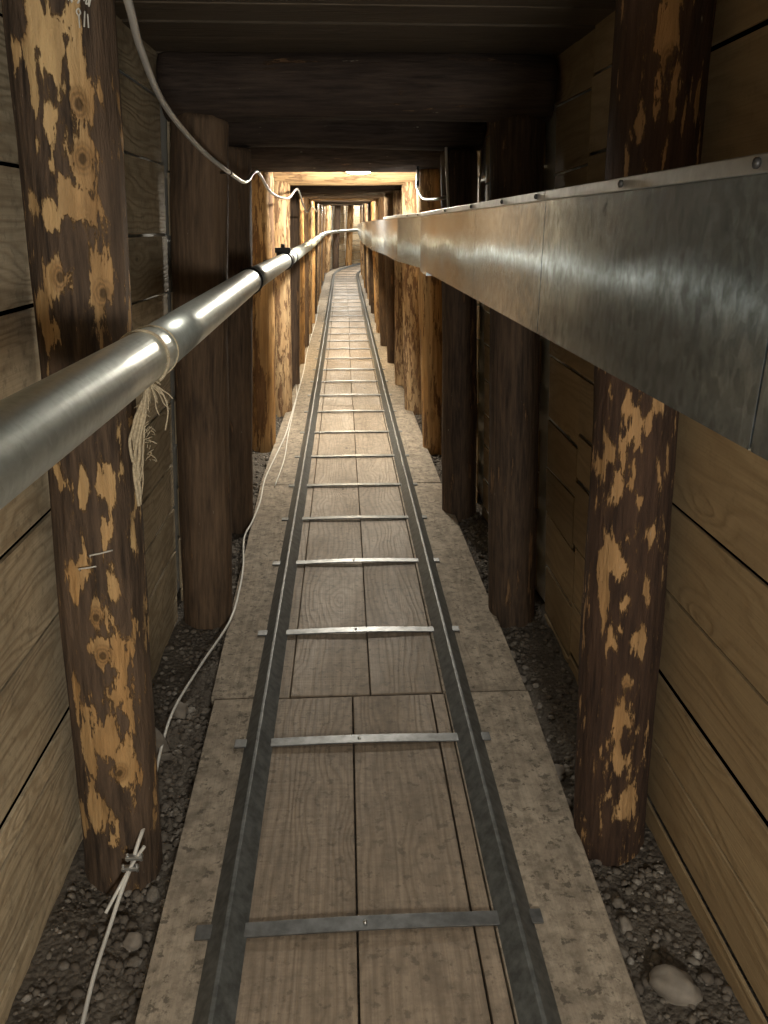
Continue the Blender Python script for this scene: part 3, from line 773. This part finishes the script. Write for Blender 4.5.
for side in (-1, 1):
    b = MB()
    for k in range(9000):
        s = .75 + 11 * R.random() ** 1.9
        if side < 0: lo, hi = wl(s, 0) + .01, (-.395 if s < 1.95 else -.445)
        else: lo, hi = (.485 if s < 1.95 else .515), wr(s, 0) - .01
        l = R.uniform(lo, hi) if R.random() < .6 else (hi - abs(R.gauss(0, .06)) if side < 0 else lo + abs(R.gauss(0, .06)))
        if not lo < l < hi: continue
        if s < 1.25 and R.random() < .45: continue
        if noise.noise(Vector((l * 6, s * 4, 21))) < -.12 and R.random() < .6: continue
        r = .0028 + .0095 * R.random() ** 2.4 + (.006 if R.random() < .05 else 0)
        add_stone(b, R.choice(tmp1), (l, s, rise(s) + gap_h(s, l) + r * R.uniform(-.1, .5)), r)
    tag(b.build('gravel', M['stone']), 'loose grey gravel between the walkway and the %s' % ('wall behind the pipe' if side < 0 else 'wall behind the duct'), 'gravel', kind='stuff')
ROCKS = [(-.530, 1.735, .036, 1.25, 'long rounded pale stone beside the bark-patched post'), (-.508, 1.945, .030, .9, 'rounded brown stone just past the long pale stone'),
         (.590, 1.00, .036, .8, 'flat round stone at the foot of the wall boards under the duct'), (.505, 1.30, .020, 1.0, 'small block stone between plank edge and speckled post'),
         (-.445, 1.16, .020, .9, 'small tan stone on the gravel in front of the bark-patched post'), (.548, 1.145, .014, .9, 'pale pebble on the earth just in front of the speckled post'),
         (.533, 2.20, .019, .8, 'rounded grey stone against the plank edge before the second duct-side post'), (.540, 2.08, .017, .8, 'small dark stone next to the rounded grey stone by the plank edge'),
         (-.56, .93, .028, .7, 'half-buried brown stone near the wall under the pipe'), (.535, 1.62, .020, .8, 'grey stone leaning on the plank edge behind the speckled post'),
         (.528, 1.50, .014, .8, 'small round pebble between plank edge and speckled post back'), (-.47, 4.45, .022, .7, 'pale stone at the foot of the orange-brown post')]
for l, s, r, f, lab in ROCKS:
    b = MB(); h = rise(s) + gap_h(s, l)
    add_stone(b, R.choice(tmp2), (l, s, h + r * f * .45), r, f)
    tag(b.build('stone', M['rock'], loc=(l, s, h)), lab, 'stone')

# ------------------------------------------------------------ lamps and light
def lamp(l, s, h, power, label, sx=.07, sy=.045, col=(1, .86, .66)):
    p = T(s, l, h)
    e = empty('bulkhead_lamp', p, label, 'lamp')
    b = MB(); bx(b, (p.x, p.y, p.z + .020), sx + .012, sy + .012, .012); b.build('lamp_base', M['dark'], e, bevel=.006)
    b = MB()
    def fn(i, j):
        a = 2 * PI * j / 24; f = math.cos(i / 6 * PI / 2) if i < 6 else 0.001; z = p.z + .008 - .04 * math.sin(i / 6 * PI / 2)
        return Vector((p.x + sx * f * math.cos(a), p.y + sy * f * math.sin(a), z)), (0, 0)
    b.grid(fn, 6, 24, True); b.build('lamp_shade', emit('lamp_glass', col, power), e)
    return e
def point(name, loc, w, r, col):
    L = bpy.data.lights.new(name, 'POINT'); L.energy = w; L.shadow_soft_size = r; L.color = col
    o = bpy.data.objects.new(name, L); COL.objects.link(o); o.location = loc; return o
lamp(.10, 5.06, 1.684, 1100, 'glaring ceiling lamp tucked behind the dark beam before the pale beam', sx=.10, sy=.045, col=(1, .92, .78))
for i, (s, l, c) in enumerate(((7.95, .03, (1, .78, .48)), (10.25, .0, (1, .86, .64)), (13.4, .02, (1, .92, .76)), (16.6, .0, (1, .94, .82)))):
    lamp(l, s, 1.665, 1400, ['lamp right above the golden stretch of planks, behind the distant beams', 'small lamp over the narrowing middle of the tunnel', 'small lamp two thirds of the way down the tunnel', 'last small lamp before the tunnel bends'][i], col=c)
lamp(.0, 19.6, 1.68, 1500, 'lamp over the start of the far bend', col=(1, .95, .84))
lamp(-.1, 22.3, 1.70, 1500, 'lamp over the far bend itself', col=(1, .95, .84))
point('rear_fill_light', (.20, -.85, 1.10), 92, .10, (1, .96, .87))  # unseen light added behind the camera to brighten the foreground, no fixture
L = bpy.data.lights.new('bay_fill_spot', 'SPOT'); L.energy = 11; L.shadow_soft_size = .05; L.color = (1, .93, .80); L.spot_size = 2.15; L.spot_blend = .8  # unseen downward spot added to brighten the first bay's walls, no fixture
o = bpy.data.objects.new('bay_fill_spot', L); COL.objects.link(o); o.location = (.03, 1.56, 1.77); o.rotation_euler = (0, 0, 0)

# ------------------------------------------------------------ camera and view
cam = bpy.data.cameras.new('camera'); co = bpy.data.objects.new('camera', cam); COL.objects.link(co)
cam.sensor_fit = 'AUTO'; cam.sensor_width = 36; cam.lens = 27.0; cam.clip_start = .02
th = math.atan(286 / 768); psi = math.atan(41 / 768 * math.cos(th))
co.location = (0, 0, 1.36); co.rotation_euler = (PI / 2 - th, 0, -psi)
sc = bpy.context.scene; sc.camera = co
w = bpy.data.worlds.new('world'); sc.world = w; w.use_nodes = True
w.node_tree.nodes['Background'].inputs[0].default_value = (0, 0, 0, 1); w.node_tree.nodes['Background'].inputs[1].default_value = 0
vs = sc.view_settings; vs.view_transform = 'Standard'; vs.look = 'None'; vs.exposure = 0.0; vs.gamma = 1; vs.use_curve_mapping = False
sc.cycles.use_denoising = True; sc.cycles.max_bounces = 10; sc.cycles.diffuse_bounces = 6; sc.cycles.glossy_bounces = 5
sc.cycles.sample_clamp_indirect = 8
